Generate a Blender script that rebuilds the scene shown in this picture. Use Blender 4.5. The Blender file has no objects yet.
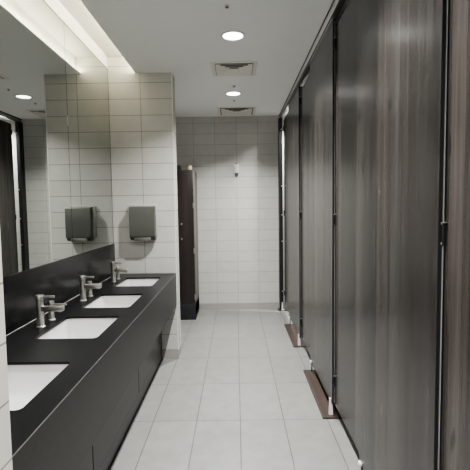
import bpy, bmesh, math, random
from mathutils import Matrix, Vector, Euler
random.seed(7)
S = bpy.context.scene
C = S.collection

# ------------------------------------------------------------------ camera
CAM_H = 1.473
PITCH, YAW, ROLL, FPX = 0.06774, -0.00258, 0.01419, 417.1
f = Vector((math.sin(YAW)*math.cos(PITCH), math.cos(YAW)*math.cos(PITCH), -math.sin(PITCH)))
r0 = Vector((math.cos(YAW), -math.sin(YAW), 0)); u0 = r0.cross(f)
rt = r0*math.cos(ROLL) - u0*math.sin(ROLL); up = r0*math.sin(ROLL) + u0*math.cos(ROLL)
cd = bpy.data.cameras.new('camera'); cam = bpy.data.objects.new('camera', cd); C.objects.link(cam)
M = Matrix((rt, up, -f)).transposed().to_4x4(); M.translation = (0, 0, CAM_H)
cam.matrix_world = M
cd.sensor_fit = 'HORIZONTAL'; cd.sensor_width = 36; cd.lens = 36*FPX/470; cd.clip_start = .02
S.camera = cam

# ------------------------------------------------------------------ dimensions
H = 2.73            # corridor ceiling
YB = 5.907          # far wall
YN = -1.9           # wall behind the camera
XL = -1.175         # left wall / mirror wall
XR = 2.15           # right wall inside the stalls
YA0, YA1 = 1.02, 3.985   # vanity alcove
XN = -0.578         # alcove end walls reach this far
ZC = 0.84           # counter top
XC = -0.5845          # counter front
XP = 0.645          # stall front plane
HC = 2.88           # cove height

# ------------------------------------------------------------------ node helpers
def new_mat(name, base=(.5,.5,.5), rough=.5, metal=0., spec=.5, coat=0.):
    m = bpy.data.materials.new(name); m.use_nodes = True
    b = m.node_tree.nodes['Principled BSDF']
    b.inputs['Base Color'].default_value = (*base, 1); b.inputs['Roughness'].default_value = rough
    b.inputs['Metallic'].default_value = metal; b.inputs['Specular IOR Level'].default_value = spec
    b.inputs['Coat Weight'].default_value = coat
    return m, m.node_tree, b
def nd(t, kind, **kw):
    n = t.nodes.new(kind)
    for k, v in kw.items():
        if k in ('_in',):
            for a, c in v.items(): n.inputs[a].default_value = c
        else: setattr(n, k, v)
    return n
def math_n(t, op, a, b=None):
    n = t.nodes.new('ShaderNodeMath'); n.operation = op
    for i, x in enumerate((a, b)):
        if x is None: continue
        if isinstance(x, (int, float)): n.inputs[i].default_value = x
        else: t.links.new(x, n.inputs[i])
    return n.outputs[0]
def ramp(t, src, stops):
    r = t.nodes.new('ShaderNodeValToRGB'); e = r.color_ramp.elements
    while len(e) < len(stops): e.new(.5)
    for el, (p, c) in zip(e, stops): el.position = p; el.color = (*c, 1)
    t.links.new(src, r.inputs[0]); return r.outputs[0]
def mix(t, fac, a, b, mode='MIX'):
    n = t.nodes.new('ShaderNodeMix'); n.data_type = 'RGBA'; n.blend_type = mode
    for k, x in ((0, fac), (6, a), (7, b)):
        if isinstance(x, (int, float)): n.inputs[k].default_value = x
        elif isinstance(x, tuple): n.inputs[k].default_value = (*x, 1)
        else: t.links.new(x, n.inputs[k])
    return n.outputs[2]
def pos_xyz(t):
    g = t.nodes.new('ShaderNodeNewGeometry'); s = t.nodes.new('ShaderNodeSeparateXYZ')
    t.links.new(g.outputs['Position'], s.inputs[0]); return s.outputs, g
def comb(t, *v):
    c = t.nodes.new('ShaderNodeCombineXYZ')
    for i, x in enumerate(v):
        if isinstance(x, (int, float)): c.inputs[i].default_value = x
        else: t.links.new(x, c.inputs[i])
    return c.outputs[0]

def tile_mat(name, axes, org, size, col1, col2, grout, rough, mortar=.003, stain=.06, spec=.5):
    m, t, b = new_mat(name, col1, rough, spec=spec)
    p, g = pos_xyz(t)
    u = math_n(t, 'SUBTRACT', p[axes[0]], org[0]-30*size[0]); v = math_n(t, 'SUBTRACT', p[axes[1]], org[1]-30*size[1])
    br = nd(t, 'ShaderNodeTexBrick', offset=0., squash=1., _in={'Scale':1., 'Mortar Size':mortar, 'Mortar Smooth':.25, 'Bias':0., 'Brick Width':size[0], 'Row Height':size[1],
        'Color1':(*col1,1), 'Color2':(*col2,1), 'Mortar':(*grout,1)})
    t.links.new(comb(t, u, v, 0.), br.inputs['Vector'])
    n = nd(t, 'ShaderNodeTexNoise', _in={'Scale':9., 'Detail':6., 'Roughness':.6}); t.links.new(g.outputs['Position'], n.inputs['Vector'])
    k = ramp(t, n.outputs[0], [(.3, (1-stain,)*3), (.7, (1+stain*.3,)*3)])
    t.links.new(mix(t, 1., br.outputs['Color'], k, 'MULTIPLY'), b.inputs['Base Color'])
    bp = nd(t, 'ShaderNodeBump', invert=True, _in={'Strength':.25, 'Distance':.002}); t.links.new(br.outputs['Fac'], bp.inputs['Height'])
    t.links.new(bp.outputs[0], b.inputs['Normal'])
    rr = math_n(t, 'ADD', math_n(t, 'MULTIPLY', n.outputs[0], .12), rough-.06); t.links.new(rr, b.inputs['Roughness'])
    return m

TILE1, TILE2, GROUT = (.60,.595,.568), (.57,.565,.54), (.24,.235,.22)
m_far = tile_mat('wall_tile_far', (0,2), (.02,.093), (.3,.15), TILE1, TILE2, (.33,.325,.305), .42, .0026)
m_alc = tile_mat('wall_tile_alcove', (0,2), (XN,.093), (.3,.15), TILE1, TILE2, GROUT, .42, .003)
m_side = tile_mat('wall_tile_side', (1,2), (YB,.093), (.3,.15), TILE1, TILE2, GROUT, .42)
m_end = tile_mat('wall_tile_wall_end', (1,2), (.93,.093), (.3,.15), (.62,.60,.55), (.60,.58,.53), GROUT, .42)
m_floor = tile_mat('floor_tile', (0,1), (.0113,3.391), (.3,.6), (.255,.255,.246), (.237,.237,.229), (.12,.118,.11), .34, .0034, .14)
m_skirt, *_ = new_mat('skirting_tile', (.36,.35,.33), .4)

def paint(name, col, rough=.6):
    m, t, b = new_mat(name, col, rough)
    n = nd(t, 'ShaderNodeTexNoise', _in={'Scale':120., 'Detail':3.}); p, g = pos_xyz(t); t.links.new(g.outputs['Position'], n.inputs['Vector'])
    bp = nd(t, 'ShaderNodeBump', _in={'Strength':.04, 'Distance':.001}); t.links.new(n.outputs[0], bp.inputs['Height']); t.links.new(bp.outputs[0], b.inputs['Normal'])
    return m
m_ceil = paint('ceiling_paint', (.945,.955,.95))
m_cove = paint('cove_paint', (.80,.78,.73))
m_croof_shade = paint('cove_roof_shade', (.50,.495,.475))  # greyer than the wall band, paints in the roof's weaker light
m_ehighlight, *_ = new_mat('counter_edge_highlight', (.085,.083,.08), .4)  # lighter than the stone, paints the edge highlight
m_white = paint('white_plastic', (.80,.79,.77), .35)
m_vent = paint('vent_enamel', (.84,.81,.75), .5)
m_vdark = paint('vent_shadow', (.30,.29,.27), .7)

def wood(name, dark, mid, light, rough, along=2):
    m, t, b = new_mat(name, mid, rough)
    p, g = pos_xyz(t)
    u = math_n(t, 'ADD', p[3-along], math_n(t, 'MULTIPLY', p[0], 1.3))
    def noise(su, sv, detail, rgh=.6, dist=0.):
        n = nd(t, 'ShaderNodeTexNoise', _in={'Scale':1., 'Detail':detail, 'Roughness':rgh, 'Distortion':dist})
        t.links.new(comb(t, math_n(t, 'MULTIPLY', u, su), math_n(t, 'MULTIPLY', p[along], sv), 0.), n.inputs['Vector']); return n.outputs[0]
    staves = nd(t, 'ShaderNodeTexWhiteNoise', noise_dimensions='1D')
    t.links.new(math_n(t, 'FLOOR', math_n(t, 'MULTIPLY', u, 12.)), staves.inputs['W'])
    broad = noise(9., .3, 3.); grain = noise(34., .9, 5., .65, .5); fine = noise(120., 3., 4.)
    k = math_n(t, 'ADD', math_n(t, 'MULTIPLY', broad, .24), math_n(t, 'MULTIPLY', grain, .44))
    k = math_n(t, 'ADD', k, math_n(t, 'MULTIPLY', fine, .18)); k = math_n(t, 'ADD', k, math_n(t, 'MULTIPLY', staves.outputs['Value'], .27))
    c = ramp(t, k, [(.40, dark), (.56, mid), (.73, light)])
    tint = nd(t, 'ShaderNodeTexWhiteNoise', noise_dimensions='1D'); t.links.new(math_n(t, 'FLOOR', math_n(t, 'MULTIPLY', u, 7.3)), tint.inputs['W'])
    c = mix(t, 1., c, ramp(t, tint.outputs['Value'], [(.3,(.98,1.,1.)),(.8,(1.05,1.,.98))]), 'MULTIPLY')
    kn = nd(t, 'ShaderNodeTexNoise', _in={'Scale':1., 'Detail':1.}); t.links.new(comb(t, math_n(t,'MULTIPLY',u,14.), math_n(t,'MULTIPLY',p[along],5.), 3.), kn.inputs['Vector'])
    c = mix(t, ramp(t, kn.outputs[0], [(.69,(0,0,0)),(.78,(.8,.8,.8))]), c, dark)
    t.links.new(c, b.inputs['Base Color'])
    t.links.new(math_n(t, 'ADD', math_n(t, 'MULTIPLY', grain, .14), rough-.07), b.inputs['Roughness'])
    return m
m_wood = wood('dark_woodgrain_laminate', (.014,.013,.0125), (.038,.034,.0325), (.074,.066,.062), .25)
m_plank = wood('plinth_woodgrain', (.030,.022,.019), (.058,.044,.039), (.085,.066,.058), .42, 1)
m_locker = wood('cabinet_wenge', (.012,.008,.0075), (.020,.013,.012), (.030,.020,.018), .4)
m_lockside = wood('cabinet_side_laminate', (.16,.14,.12), (.20,.18,.16), (.25,.23,.20), .45)
m_black, *_ = new_mat('black_compact_edge', (.012,.012,.013), .45)
m_navy, *_ = new_mat('dark_plinth', (.014,.015,.019), .4)

def stone(name, base, speck, rough, spec=.5):
    m, t, b = new_mat(name, base, rough, spec=spec)
    p, g = pos_xyz(t)
    n = nd(t, 'ShaderNodeTexNoise', _in={'Scale':45., 'Detail':2.}); t.links.new(g.outputs['Position'], n.inputs['Vector'])
    n2 = nd(t, 'ShaderNodeTexNoise', _in={'Scale':7., 'Detail':5.}); t.links.new(g.outputs['Position'], n2.inputs['Vector'])
    c = ramp(t, n.outputs[0], [(.35, base), (.75, speck)])
    t.links.new(c, b.inputs['Base Color'])
    t.links.new(math_n(t, 'ADD', math_n(t, 'MULTIPLY', n2.outputs[0], .01), rough-.005), b.inputs['Roughness'])
    return m
m_stone = stone('black_stone', (.0065,.0065,.007), (.0067,.0067,.0072), .32, .2)
m_splash = stone('black_stone_polished', (.006,.006,.0065), (.012,.012,.013), .22, .4)
m_apron = stone('charcoal_panel', (.013,.0128,.0123), (.019,.0187,.018), .36, .3)
m_apanel = stone('charcoal_lower_panel', (.010,.0098,.0094), (.015,.0147,.0142), .30, .35)
m_mirror, *_ = new_mat('mirror_silver', (.57,.59,.565), 0., 1.)
m_medge, *_ = new_mat('mirror_edge', (.10,.12,.11), .3)
m_ceram, *_ = new_mat('white_ceramic', (.62,.62,.607), .12, spec=.5, coat=.3)
m_seal, *_ = new_mat('sealant', (.62,.61,.58), .4)
def metal(name, col, rough):
    m, t, b = new_mat(name, col, rough, 1.)
    p, g = pos_xyz(t); n = nd(t, 'ShaderNodeTexNoise', _in={'Scale':1., 'Detail':3.})
    t.links.new(comb(t, math_n(t,'MULTIPLY',p[0],30.), math_n(t,'MULTIPLY',p[1],30.), math_n(t,'MULTIPLY',p[2],500.)), n.inputs['Vector'])
    t.links.new(math_n(t, 'ADD', math_n(t, 'MULTIPLY', n.outputs[0], .12), rough-.06), b.inputs['Roughness']); return m
m_chrome = metal('brushed_chrome', (.80,.78,.75), .30)
m_steel = metal('brushed_steel', (.40,.39,.37), .34)
m_dryer, *_ = new_mat('dryer_grey', (.125,.127,.118), .34, .35)
m_dplate, *_ = new_mat('dryer_backplate', (.50,.495,.47), .4)
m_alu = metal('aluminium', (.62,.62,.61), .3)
m_gap_light, *_ = new_mat('gap_light_strip', (.36,.36,.36), .45, .2)  # pale grey paints the light line at the stall joints
m_dalu = metal('dark_aluminium', (.16,.16,.16), .35)
m_cream, *_ = new_mat('cream_plastic', (.56,.50,.30), .5)
m_greyp, *_ = new_mat('grey_plastic', (.13,.127,.12), .4)
def emis(name, col, s):
    m = bpy.data.materials.new(name); m.use_nodes = True; t = m.node_tree
    b = t.nodes['Principled BSDF']; b.inputs['Base Color'].default_value = (.8,.8,.8,1)
    b.inputs['Emission Color'].default_value = (*col,1); b.inputs['Emission Strength'].default_value = s; return m
m_lens = emis('downlight_lens', (1,.98,.95), 6.)
m_led = emis('led_strip', (1,.915,.69), 52.)

# ------------------------------------------------------------------ mesh helpers
def box(bm, x0, x1, y0, y1, z0, z1, bev=0., seg=2):
    r = bmesh.ops.create_cube(bm, size=1.)
    vs = r['verts']
    bmesh.ops.scale(bm, vec=(x1-x0, y1-y0, z1-z0), verts=vs); bmesh.ops.translate(bm, vec=((x0+x1)/2, (y0+y1)/2, (z0+z1)/2), verts=vs)
    if bev:
        es = list({e for v in vs for e in v.link_edges})
        bmesh.ops.bevel(bm, geom=es, offset=bev, segments=seg, profile=.5, affect='EDGES')
def lathe(bm, prof, c=(0,0,0), n=24, axis='Z'):
    rings = []
    for r, h in prof:
        ring = []
        for i in range(n):
            a = 2*math.pi*i/n; p = (r*math.cos(a), r*math.sin(a), h)
            if axis == 'X': p = (h, p[0], p[1])
            if axis == 'Y': p = (p[0], h, p[1])
            ring.append(bm.verts.new((c[0]+p[0], c[1]+p[1], c[2]+p[2])))
        rings.append(ring)
    for a, b in zip(rings, rings[1:]):
        for i in range(n): bm.faces.new((a[i], a[(i+1)%n], b[(i+1)%n], b[i]))
    if prof[0][0] > 1e-6: bm.faces.new(list(reversed(rings[0])))
    if prof[-1][0] > 1e-6: bm.faces.new(rings[-1])
def rrect(hx, hy, r, n=5):
    pts = []
    for cx, cy, a0 in ((hx-r, hy-r, 0), (-hx+r, hy-r, 90), (-hx+r, -hy+r, 180), (hx-r, -hy+r, 270)):
        for i in range(n+1):
            a = math.radians(a0 + 90*i/n); pts.append((cx+r*math.cos(a), cy+r*math.sin(a)))
    return pts
def loft(bm, loops, cap0=False, cap1=False):
    rs = [[bm.verts.new(p) for p in L] for L in loops]; n = len(rs[0])
    for a, b in zip(rs, rs[1:]):
        for i in range(n): bm.faces.new((a[i], a[(i+1)%n], b[(i+1)%n], b[i]))
    if cap0: bm.faces.new(list(reversed(rs[0])))
    if cap1: bm.faces.new(rs[-1])
def obj(name, bm, mat, parent=None, smooth=True, world=False):
    """world=True: bmesh is in world coordinates and is moved into the parent's frame"""
    bmesh.ops.recalc_face_normals(bm, faces=bm.faces)
    o_loc = Vector((0,0,0))
    if world and parent is not None:
        p = parent; 
        while p is not None: o_loc += Vector(p.location); p = p.parent
        bmesh.ops.translate(bm, vec=-o_loc, verts=bm.verts)
    me = bpy.data.meshes.new(name); bm.to_mesh(me); bm.free(); me.materials.append(mat)
    if smooth:
        for p in me.polygons: p.use_smooth = True
        me.set_sharp_from_angle(angle=math.radians(35))
    o = bpy.data.objects.new(name, me); C.objects.link(o); o.parent = parent
    return o
def nb(): return bmesh.new()
def tag(o, label, cat, group=None):
    o['label'] = label; o['category'] = cat
    if group: o['group'] = group
    return o
def thing(name, label, cat, loc=(0,0,0), group=None):
    o = bpy.data.objects.new(name, None); C.objects.link(o); o.location = loc; o.empty_display_size = .05
    return tag(o, label, cat, group)
def dup(root, loc, label):
    r = root.copy(); C.objects.link(r); r.location = loc; r['label'] = label
    for ch in list(root.children):
        c = ch.copy(); C.objects.link(c); c.parent = r
        for g in list(ch.children):
            d = g.copy(); C.objects.link(d); d.parent = c
    return r
def struct(name, bm, mat): 
    o = obj(name, bm, mat, smooth=False); o['kind'] = 'structure'; return o

# ------------------------------------------------------------------ room shell
b = nb(); box(b, -1.4, XR+.15, YN-.1, YB+.1, -.1, 0); struct('floor', b, m_floor)
b = nb()
XI = -.875     # inner face of the ceiling drop beside the cove
box(b, XI, XR+.15, YN-.1, YB+.1, H, 3.02)
box(b, -1.4, XI, YN-.1, YA0-.155, H, 3.02)
box(b, -1.4, XI, YA1+.155, YB+.1, H, 3.02)
box(b, XI-.045, XI, YA0, YA1, H, H+.010)
struct('ceiling', b, m_ceil)
b = nb()
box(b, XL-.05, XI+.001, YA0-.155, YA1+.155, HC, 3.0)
struct('trim_1', b, m_croof_shade)                      # cove roof and ledge
b = nb(); box(b, -1.4, XR+.15, YB, YB+.1, 0, H); struct('wall_far', b, m_far)
b = nb(); box(b, -1.4, XR+.15, YN-.1, YN, 0, H); struct('wall_near', b, m_far)
b = nb(); box(b, XR, XR+.15, YN, YB, 0, H); struct('wall_right', b, m_side)
b = nb(); box(b, -1.4, XL-.014, YN, YB, 0, H+.14); struct('wall_left', b, m_side)
b = nb(); box(b, XL-.014, XL, YA0, YA1, 2.772, HC); struct('trim_2', b, m_cove)  # plaster band above the mirror
def nib(name, y0, y1):
    b = nb(); box(b, XL-.014, XN, y0, y1, 0, HC)
    o = struct(name, b, m_alc); o.data.materials.append(m_end)
    for p in o.data.polygons:
        if abs(p.normal.x) > .5: p.material_index = 1
nib('wall_alcove_far', YA1, YA1+.155); nib('wall_alcove_near', YA0-.155, YA0)
b = nb(); box(b, XN-.006, XN+.003, YA1-.003, YA1+.004, 0, H); box(b, XN-.004, XN+.003, YA1+.151, YA1+.158, 0, H); struct('trim_3', b, m_white)  # added white corner strips, standing in for the brightly lit side face
b = nb(); box(b, XL, XR, YB-.009, YB, 0, .093); struct('baseboard_far', b, m_skirt)
b = nb(); box(b, -.74, XN, YA1-.006, YA1, 0, .093); box(b, XN-.002, XN+.004, YA1-.006, YA1+.155, 0, .093); struct('baseboard_alcove', b, m_skirt)

# ------------------------------------------------------------------ mirrors
def mirror(y0, y1, label):
    t = thing('wall_mirror', label, 'mirror', (XL, (y0+y1)/2, 1.13), 'frameless mirrors above the counter')
    b = nb(); box(b, XL-.008, XL, y0+.0025, y1-(.0025 if y1 < 3 else .005), 1.13, 2.763); obj('glass', b, m_mirror, t, False, True)
    b = nb(); box(b, XL-.013, XL-.0085, y0, y1, 1.13, 2.772); obj('backing', b, m_black, t, False, True)
    b = nb(); box(b, XL-.008, XL+.0012, y0+.002, y1-.002, 2.7635, 2.7695)
    if y1 > 3: box(b, XL-.008, XL+.0012, y1-.0045, y1, 1.13, 2.7695)
    obj('edge_seal', b, m_black, t, False, True)
    return t
mirror(YA0, 2.985, 'tall frameless wall mirror pane, the nearer one, above the near basins')
mm = mirror(2.985, YA1-.001, 'narrower frameless mirror pane meeting the tiled wall with the hand dryer')
b = nb(); box(b, XL-.001, XL+.004, 2.981, 2.989, 2.06, 2.13, .001); obj('seam_glint', b, m_alu, mm, True, True)  # added metal sliver, standing in for a bright reflection at the seam

# ------------------------------------------------------------------ counter
basins = [1.487, 2.213, 2.842, 3.565]
BX, BHX, BHY = -.846, .155, .209
t = thing('vanity_counter', 'long black stone washroom counter with charcoal front under the mirrors', 'counter', (-.88, 2.5, ZC))
b = nb()
def loop_edges(pts):
    vs = [b.verts.new((x, y, ZC)) for x, y in pts]
    return [b.edges.new((vs[i], vs[(i+1)%len(vs)])) for i in range(len(vs))]
es = loop_edges([(XL, YA0), (XC, YA0), (XC, YA1), (XL, YA1)])
for yc in basins: es += loop_edges([(BX+x, yc+y) for x, y in rrect(BHX, BHY, .022)])
bmesh.ops.triangle_fill(b, use_beauty=True, use_dissolve=False, edges=es, normal=(0,0,1))
r = bmesh.ops.extrude_face_region(b, geom=list(b.faces))
bmesh.ops.translate(b, vec=(0,0,-.012), verts=[v for v in r['geom'] if isinstance(v, bmesh.types.BMVert)])
obj('countertop', b, m_stone, t, False, True)
b = nb(); box(b, XC-.020, XC+.0015, YA0+.001, YA1-.001, .53, ZC-.0035, .0015); obj('apron', b, m_apron, t, False, True)
b = nb(); box(b, XC-.0006, XC+.0022, YA0+.001, YA1-.001, ZC-.0035, ZC+.0004); obj('edge_highlight', b, m_ehighlight, t, False, True)  # thin strip painted as the highlight on the counter's bevelled edge
b = nb(); box(b, -.745, XC-.020, YA0+.001, YA1-.001, .53, .545); obj('soffit', b, m_apanel, t, False, True)
b = nb(); box(b, XL, XL+.009, YA0+.001, YA1-.001, ZC, 1.135, .001); obj('backsplash', b, m_splash, t, False, True)
b = nb(); box(b, XL+.008, XL+.0105, YA0+.001, YA1-.001, ZC, ZC+.0025); obj('sealant_line', b, m_seal, t, False, True)

for (y0, y1, lab) in ((YA0+.001, 2.013, 'charcoal access cabinet under the counter, nearest the camera'),
                      (2.013, 3.0, 'charcoal access cabinet under the counter, between the two panel joints'),
                      (3.0, YA1-.007, 'charcoal access cabinet under the counter, against the tiled wall end')):
    t = thing('base_cabinet', lab, 'cabinet', (-.95, (y0+y1)/2, 0), 'access cabinets under the counter')
    b = nb(); box(b, -1.165, -.757, y0, y1, .10, .528); obj('carcass', b, m_black, t, False, True)
    b = nb(); box(b, -.756, -.734, y0+.005, y1-.005, .112, .529, .001); obj('access_panel', b, m_apanel, t, False, True)
    b = nb(); box(b, -.80, -.737, y0, y1, 0, .106); obj('toe_kick', b, m_apanel, t, False, True)

# ------------------------------------------------------------------ basins
def basin(yc, label):
    t = thing('washbasin', label, 'basin', (BX, yc, ZC-.012), 'undermount washbasins')
    b = nb(); e = .006
    prof = [(e,-.0012,.026), (e-.002,-.02,.028), (-.004,-.07,.032), (-.014,-.108,.042), (-.032,-.128,.055), (-.07,-.134,.05)]
    L = [[(x, y, z) for x, y in rrect(BHX+o, BHY+o, r)] for o, z, r in prof]
    out = [[(x, y, z) for x, y in rrect(BHX+o, BHY+o, r)] for o, z, r in [(-.07,-.150,.05), (-.02,-.146,.055), (.010,-.10,.05), (.018,-.02,.04), (.030,-.012,.04), (.030,-.0012,.04), (e,-.0012,.026)]]
    loft(b, L, False, True); loft(b, out, True, False)
    bmesh.ops.remove_doubles(b, verts=b.verts, dist=.0006)
    obj('bowl', b, m_ceram, t)
    b = nb(); lathe(b, [(0,-.131), (.012,-.131), (.024,-.1315), (.026,-.134)], (-.03,0,0), 20); obj('drain', b, m_chrome, t)
    return t
for yc, lab in zip(basins, ('white rectangular sink nearest the camera, cut off by the tiled wall edge',
        'white rectangular sink, second from the camera, in the black counter', 'white rectangular sink, third from the camera, in the black counter',
        'white rectangular sink farthest along the black counter, below the hand dryer')):
    basin(yc, lab)

def faucet(loc, label):
    t = thing('faucet', label, 'faucet', loc, 'brushed chrome basin faucets')
    b = nb(); lathe(b, [(.024,0), (.024,.004), (.0185,.008), (.0185,.140), (.0185,.148)], n=24); obj('body', b, m_chrome, t)
    b = nb(); lathe(b, [(.0185,.150), (.0225,.153), (.0225,.171), (.021,.174), (0,.174)], n=24); box(b, .012, .080, -.008, .008, .157, .170, .002)
    obj('handle', b, m_chrome, t)
    b = nb(); box(b, .010, .128, -.0145, .0145, .086, .114, .003); s = obj('spout', b, m_chrome, t)
    b = nb(); lathe(b, [(0,.080), (.010,.080), (.010,.088)], (.108,0,0), 16); obj('aerator', b, m_steel, s)
    return t
def dispenser(loc, label):
    t = thing('soap_dispenser', label, 'soap dispenser', loc, 'deck soap dispensers')
    b = nb(); lathe(b, [(.022,0), (.022,.005), (.016,.009), (.0155,.05), (.0155,.052)], n=20); obj('base', b, m_chrome, t)
    b = nb(); lathe(b, [(.011,.050), (.011,.074)], n=16); obj('stem', b, m_steel, t)
    b = nb(); lathe(b, [(.016,.072), (.0165,.074), (.0165,.110), (.0155,.112), (0,.112)], n=20); obj('pump_head', b, m_chrome, t)
    b = nb(); box(b, .012, .088, -.006, .006, .086, .095, .002); obj('nozzle', b, m_chrome, t)
    return t
FX = -1.062
ords = ('second sink from the camera', 'third sink from the camera', 'farthest sink, against the tiled wall')
for i, (yc, od) in enumerate(zip(basins[1:], ords)):
    if i == 0:
        F0 = faucet((FX, yc, ZC+.0005), 'brushed chrome lever faucet behind the '+od)
        D0 = dispenser((FX, yc+.135, ZC+.0005), 'short chrome soap pump just past the faucet of the '+od)
    else:
        dup(F0, (FX, yc, ZC+.0005), 'brushed chrome lever faucet behind the '+od)
        dup(D0, (FX, yc+.135, ZC+.0005), 'short chrome soap pump just past the faucet of the '+od)

# ------------------------------------------------------------------ hand dryer
t = thing('hand_dryer', 'grey metal hand dryer mounted on the tiled wall above the far sink', 'hand dryer', (-.885, YA1, 1.17))
b = nb(); box(b, -1.018, -.748, YA1-.030, YA1-.0005, 1.20, 1.505, .006); obj('back_plate', b, m_dplate, t, True, True)
b = nb()
sec = [(YA1-.028,1.172), (YA1-.060,1.170), (YA1-.098,1.205), (YA1-.102,1.23), (YA1-.100,1.475), (YA1-.094,1.485), (YA1-.028,1.492)]
a = [b.verts.new((-.995, y, z)) for y, z in sec]; c = [b.verts.new((-.758, y, z)) for y, z in sec]
b.faces.new(a); b.faces.new(list(reversed(c)))
for i in range(len(sec)): b.faces.new((a[i], c[i], c[(i+1)%len(sec)], a[(i+1)%len(sec)]))
bmesh.ops.recalc_face_normals(b, faces=b.faces); bmesh.ops.bevel(b, geom=list(b.edges), offset=.003, segments=2, affect='EDGES')
obj('cover', b, m_dryer, t, True, True)
b = nb(); box(b, -.955, -.800, YA1-.096, YA1-.040, 1.168, 1.198, .004); obj('air_outlet', b, m_steel, t, True, True)

# ------------------------------------------------------------------ tall cabinet and things on it
LX0, LX1, LY0, LY1, LH = -.80, -.541, 5.385, YB-.010, 1.955
t = thing('tall_cabinet', 'tall narrow dark wood locker standing against the far wall behind the tiled wall end', 'cabinet', ((LX0+LX1)/2, (LY0+LY1)/2, 0))
b = nb(); box(b, LX0, LX1, LY0+.020, LY1, .05, LH, .001); obj('carcass', b, m_lockside, t, True, True)
b = nb(); box(b, LX0, LX1, LY0, LY1, .0, .215, .001); box(b, LX0+.002, LX1-.002, LY0+.001, LY0+.02, .2, .218); obj('plinth', b, m_navy, t, True, True)
b = nb(); box(b, LX0+.002, LX1-.004, LY0, LY0+.0195, .22, LH-.003, .0015); d = obj('door', b, m_locker, t, True, True)
for z in (1.496, .907, .303):
    b = nb(); box(b, LX1-.012, LX1+.004, LY0-.006, LY0+.012, z-.035, z+.035, .002); obj('hinge', b, m_steel, d, True, True)
for z in (1.26, 1.066):
    b = nb(); lathe(b, [(.0,-.024), (.012,-.024), (.014,-.018), (.008,-.008), (.008,.002)], (-.70, LY0, z), 16, 'Y'); obj('knob', b, m_steel, d, True, True)
t = thing('box', 'small black box on top of the tall dark cabinet, beside the wall end', 'box', (-.74, 5.46, LH))
b = nb(); box(b, -.775, -.705, 5.40, 5.52, LH, LH+.045, .003); obj('carton', b, m_black, t, True, True)
b = nb(); box(b, -.777, -.703, 5.398, 5.522, LH+.046, LH+.060, .003); obj('lid', b, m_black, t, True, True)
t = thing('jar', 'small cream jar on top of the tall dark cabinet, near its right edge', 'jar', (-.585, 5.43, LH))
b = nb(); lathe(b, [(.026,0), (.028,.003), (.028,.036), (.026,.038), (0,.038)], n=20); obj('jar_body', b, m_cream, t)
b = nb(); lathe(b, [(.029,.0385), (.029,.050), (.027,.052), (0,.052)], n=20); obj('lid', b, m_cream, t)

# ------------------------------------------------------------------ air freshener
t = thing('air_freshener', 'small white air freshener mounted high on the far tiled wall', 'air freshener', (.018, YB, 1.90))
def tap(b, w0, w1, d0, d1, z0, z1, n=5):
    L = []
    for k in range(n+1):
        s = k/n; w = w0+(w1-w0)*s; d = d0+(d1-d0)*math.sin(s*math.pi/2)
        L.append([(.018-w, YB-.0005, z0+(z1-z0)*s), (.018-w, YB-d*.7, z0+(z1-z0)*s), (.018-w*.55, YB-d, z0+(z1-z0)*s), (.018+w*.55, YB-d, z0+(z1-z0)*s), (.018+w, YB-d*.7, z0+(z1-z0)*s), (.018+w, YB-.0005, z0+(z1-z0)*s)])
    loft(b, L, True, True)
b = nb(); tap(b, .028, .036, .040, .055, 1.945, 2.065); obj('housing', b, m_white, t, True, True)
b = nb(); tap(b, .018, .0275, .028, .038, 1.905, 1.9448); obj('base', b, m_greyp, t, True, True)
b = nb(); box(b, .004, .032, YB-.035, YB-.0005, 2.0652, 2.080, .003); obj('top_cap', b, m_greyp, t, True, True)  # grey cap on top of the housing

# ------------------------------------------------------------------ ceiling items
def downlight(x, y, label, watt):
    t = thing('downlight', label, 'ceiling light', (x, y, H), 'round recessed downlights')
    b = nb(); lathe(b, [(.074,-.0005), (.074,-.006), (.078,-.008), (.090,-.004), (.092,-.0005)], n=40); 
    obj('trim_ring', b, m_white, t)
    b = nb(); lathe(b, [(0,-.003), (.0735,-.003), (.0735,-.0005), (0,-.0005)], n=40); obj('lens', b, m_lens, t)
    ld = bpy.data.lights.new('downlight_lamp', 'AREA'); ld.shape = 'DISK'; ld.size = .075; ld.energy = watt; ld.spread = math.radians(126)
    ld.color = (1, .995, .965)
    lo = bpy.data.objects.new('downlight_lamp', ld); C.objects.link(lo); lo.parent = t; lo.location = (0,0,-.0045)
    return t
W_MAIN = 30
d0 = downlight(-.003, 3.16, 'round glowing downlight in the ceiling, nearest the camera in view', W_MAIN)
dup(d0, (-.008, 4.73, H), 'round glowing downlight in the ceiling between the two air vents')
dup(d0, (0, 1.585, H), 'round downlight in the corridor ceiling just above the camera view')
dup(d0, (0, .01, H), 'round downlight in the corridor ceiling over the camera')
dup(d0, (0, -1.2, H), 'round downlight in the corridor ceiling behind the camera')
downlight(0.98, 5.66, 'round downlight inside the last stall by the far wall', 30)
s0 = None
for yy, lb in ((3.6, 'round downlight inside the second stall from the far wall'), (2.1, 'round downlight inside the third stall from the far wall'), (.6, 'round downlight inside the stall beside the camera')):
    if s0: dup(s0, (1.35, yy, H), lb)
    else: s0 = downlight(1.35, yy, lb, 2.5)

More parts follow.
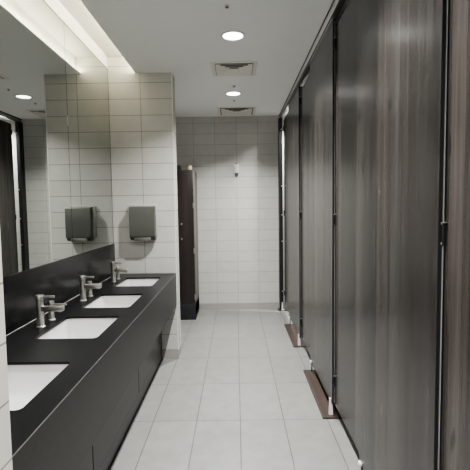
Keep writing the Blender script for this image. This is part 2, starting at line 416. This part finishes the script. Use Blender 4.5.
def vent(x, y, label, half, k=1.):
    t = thing('air_vent', label, 'air vent', (x, y, H), 'square ceiling air diffusers')
    def ring(bm, h0, z0, h1, z1, th=.002):
        L = [[(sx*h, sy*h, z) for sx, sy in ((-1,-1),(1,-1),(1,1),(-1,1))] for h, z in ((h0,z0),(h1,z1),(h1,z1+th),(h0,z0+th))]
        loft(bm, L+[L[0]]); bmesh.ops.remove_doubles(bm, verts=bm.verts, dist=1e-5)
    b = nb(); ring(b, half, -.0025, half-.035, -.009, .0018); obj('frame', b, m_vent, t, False)
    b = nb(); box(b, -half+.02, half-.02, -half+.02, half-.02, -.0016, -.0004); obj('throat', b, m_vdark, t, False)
    for h in (half*.80, half*.60, half*.40):
        b = nb(); ring(b, h, -.014, h-half*.20, -.0032, .0012); obj('louvre', b, m_vent, t, False)
    b = nb(); box(b, -half*.19, half*.19, -half*.19, half*.19, -.014, -.012, .0005); box(b, -.006, .006, -.006, .006, -.0125, -.002); obj('centre_plate', b, m_vent, t, False)
    return t
vent(0.003, 3.905, 'square white ceiling air vent nearer the camera, between the two downlights', .205)
vent(.03, 5.60, 'square white ceiling air vent farther away, next to the far wall', .25)
t0 = None
for (x, y, lb) in ((-.037, 2.70, 'tiny dark sprinkler head on the ceiling, nearest the camera, ahead of the first downlight'), (0, 4.435, 'tiny dark sprinkler head on the ceiling just in front of the second downlight'),
                   (0, 5.02, 'tiny dark sprinkler head on the ceiling just behind the second downlight')):
    if t0 is None:
        t0 = thing('ceiling_sprinkler', lb, 'sprinkler', (x, y, H), 'ceiling sprinkler heads')
        b = nb(); lathe(b, [(.020,-.0004), (.020,-.003), (.016,-.005), (0,-.005)], n=20); obj('plate', b, m_vent, t0)
        b = nb(); lathe(b, [(.006,-.005), (.006,-.011), (.012,-.012), (.012,-.014), (0,-.014)], n=16); obj('nozzle', b, m_dalu, t0)
    else: dup(t0, (x, y, H), lb)

b = nb()
loft(b, [[(XI-.036, y, H+.0105), (XI-.026, y, H+.0105), (XI-.026, y, H+.0165), (XI-.036, y, H+.0165)] for y in (YA0+.01, YA1-.01)], True, True)
o = obj('led_strip', b, m_led, None, False)
tag(o, 'thin warm LED strip glowing in the ceiling cove above the mirrors', 'light strip')

# ------------------------------------------------------------------ toilet stalls
ZB, ZT = .105, 2.676       # bottom and top of the fixed panels
joints = [-.13, 1.33, 2.79, 4.25]
FW = .83                   # fixed panel width
def fixed_panel(y0, width, label):
    t = thing('stall_partition', label, 'partition panel', (XP+.006, y0, 0), 'fixed stall panels on feet')
    b = nb(); box(b, -.006, .006, .0015, width, ZB, ZT, .0008); p = obj('panel', b, m_wood, t, False)
    b = nb(); box(b, -.0062, .0062, -.0015, .0014, ZB, ZT); obj('edge', b, m_black, p, False)
    b = nb(); box(b, .0065, .0087, -.007, .004, ZB+.01, ZT-.01); obj('gap_light_line', b, m_gap_light, t, False)  # added strip, standing in for light seen through the joint gap
    b = nb()
    loft(b, [[(-.004+sx*w, .045+sy*w*.9, z) for sx, sy in ((-1,-1),(1,-1),(1,1),(-1,1))] for z, w in ((.013,.014),(.03,.0125),(.128,.010))], True, True)
    n = obj('foot', b, m_white, t, True)
    b = nb(); lathe(b, [(.012,.001), (.012,.004), (.0055,.006), (.0055,.105)], (0, width-.03, 0), 14); n = obj('foot', b, m_dalu, t, True)
    b = nb(); lathe(b, [(.015,.098), (.017,.099), (.017,.110), (.0155,.112)], (-.002, width-.03, 0), 16); obj('cap', b, m_white, n, True)
    return t
def door(y0, y1, label, ztop=2.626):
    w = y1-y0
    t = thing('stall_door', label, 'stall door', (XP+.025, y1, 0), 'stall doors')
    b = nb(); box(b, -.006, .006, -w+.004, -.006, ZB, ztop, .0008); p = obj('door_leaf', b, m_wood, t, False)
    b = nb(); box(b, -.0068, .0062, -.0058, -.0020, ZB, ztop); obj('edge', b, m_black, p, False)  # black leaf edge, proud of the face to paint the joint's shadow
    for z in (2.52, 1.378, .275):
        b = nb(); box(b, -.016, -.0062, -.012, -.001, z-.038, z+.038, .001); h = obj('hinge', b, m_black, t, True)
        b = nb()
        for s in (1, -1): lathe(b, [(0,-.0175), (.003,-.0175), (.004,-.0165), (.004,-.012)], (0, -.004, z+s*.032), 10, 'X')
        box(b, -.0175, -.0062, -.0205, -.012, z+.034, z+.038, .0008)
        obj('bolt', b, m_alu, h, True)
    return t
def plinth(y0, y1, label):
    b = nb(); box(b, .582, .715, y0, y1, 0, .012, .001)
    o = obj('floor_plank', b, m_plank, None, False)
    # origin at its own middle
    c = Vector((.6485, (y0+y1)/2, 0)); o.data.transform(Matrix.Translation(-c)); o.location = c
    tag(o, label, 'plank', 'dark planks on the floor under the stall panels'); return o
fixed_panel(joints[0], FW, 'dark woodgrain fixed stall panel beside the camera')
fixed_panel(joints[1], FW, 'tall dark woodgrain fixed panel just past the nearest black joint')
fixed_panel(joints[2], FW, 'tall dark woodgrain fixed panel standing over the nearer floor plank')
fixed_panel(joints[3], FW, 'tall dark woodgrain fixed panel standing over the farther floor plank')
door(joints[0]+FW+.002, joints[1], 'dark woodgrain stall door at the right edge of the view')
door(joints[1]+FW+.002, joints[2], 'dark woodgrain stall door just this side of the nearer floor plank')
door(joints[2]+FW+.002, joints[3], 'dark woodgrain stall door between the two floor planks')
door(joints[3]+FW+.002, 5.715, 'last dark woodgrain stall door by the far wall with a bright gap', 2.63)
plinth(joints[1], joints[1]+FW, 'dark wooden plank on the floor beneath the panel nearest the camera')
plinth(joints[2], joints[2]+FW+.015, 'dark wooden plank on the floor, the larger nearer one along the stall fronts')
plinth(joints[3]+.01, joints[3]+FW+.015, 'dark wooden plank on the floor, the smaller farther one along the stall fronts')
plinth(5.78, YB-.010, 'short dark wooden plank end on the floor at the foot of the black end post')

t = thing('stall_end_post', 'narrow black end post with hinges where the stalls meet the far wall', 'post', (.628, 5.85, 0))
b = nb(); box(b, .604, .652, 5.79, YB-.0005, .10, ZT, .001)
bmesh.ops.translate(b, vec=(0,0,0), verts=b.verts); obj('post', b, m_black, t, False, True)
b = nb(); box(b, .607, .647, 5.80, 5.89, .0125, .10, .002); obj('foot', b, m_black, t, True, True)
b = nb()
loft(b, [[(.636+sx*w, 5.777+sy*w*.6, z) for sx, sy in ((-1,-1),(1,-1),(1,1),(-1,1))] for z, w in ((.0125,.012),(.03,.010),(.125,.007))], True, True)
box(b, .636, .664, 5.772, 5.784, .0125, .026, .001)
obj('bracket', b, m_white, t, True, True)
for z in (2.52, 1.75, 1.35, .985, .28):
    b = nb(); lathe(b, [(0,-.008), (.007,-.008), (.009,-.005), (.009,.001)], (.640, 5.79, z), 12, 'Y'); obj('bolt', b, m_alu, t, True, True)

# dividers between the stalls
for yy, lb in ((joints[1]+.06, 'dark partition inside the stalls behind the nearest black joint'), (joints[2]+.06, 'dark partition inside the stalls behind the middle black joint'), (joints[3]+.06, 'dark partition inside the stalls behind the farthest black joint'), (joints[0]+.06, 'dark partition inside the stalls beside the camera')):
    t = thing('stall_divider', lb, 'partition', (1.4, yy, 0), 'partitions between stalls')
    b = nb(); box(b, XP+.016, XR-.001, yy, yy+.012, ZB, ZT, .0008); obj('panel', b, m_wood, t, False, True)
    b = nb(); lathe(b, [(.018,0), (.018,.006), (.010,.008), (.010,ZB)], (XR-.25, yy+.006, 0), 14); obj('foot', b, m_white, t, True, True)

t = thing('head_rail', 'long aluminium head rail along the ceiling over the stall fronts', 'rail', (.65, 2., ZT))
b = nb()
sec = [(.622,2.7295), (.622,2.712), (.628,2.708), (.628,2.695), (.634,2.692), (.634,2.677), (.668,2.677), (.668,2.7295)]
y0, y1 = YN+.001, YB-.001
a = [b.verts.new((x, y0, z)) for x, z in sec]; c = [b.verts.new((x, y1, z)) for x, z in sec]
b.faces.new(a); b.faces.new(list(reversed(c)))
for i in range(len(sec)): b.faces.new((a[i], c[i], c[(i+1)%len(sec)], a[(i+1)%len(sec)]))
obj('rail', b, m_alu, t, False, True)
b = nb(); box(b, .6175, .6218, y0, y1, 2.719, 2.7295); box(b, .6295, .634, y0, y1, 2.677, 2.684); obj('gasket', b, m_black, t, False, True)

# ------------------------------------------------------------------ world and view
w = bpy.data.worlds.new('world'); S.world = w; w.use_nodes = True
w.node_tree.nodes['Background'].inputs[0].default_value = (.5,.5,.5,1); w.node_tree.nodes['Background'].inputs[1].default_value = .05
S.view_settings.view_transform = 'AgX'; S.view_settings.look = 'AgX - Medium High Contrast'; S.view_settings.exposure = 0.52; S.view_settings.gamma = 1.
cy = S.cycles
cy.max_bounces = 12; cy.diffuse_bounces = 6; cy.glossy_bounces = 6; cy.caustics_reflective = True; cy.sample_clamp_indirect = 30
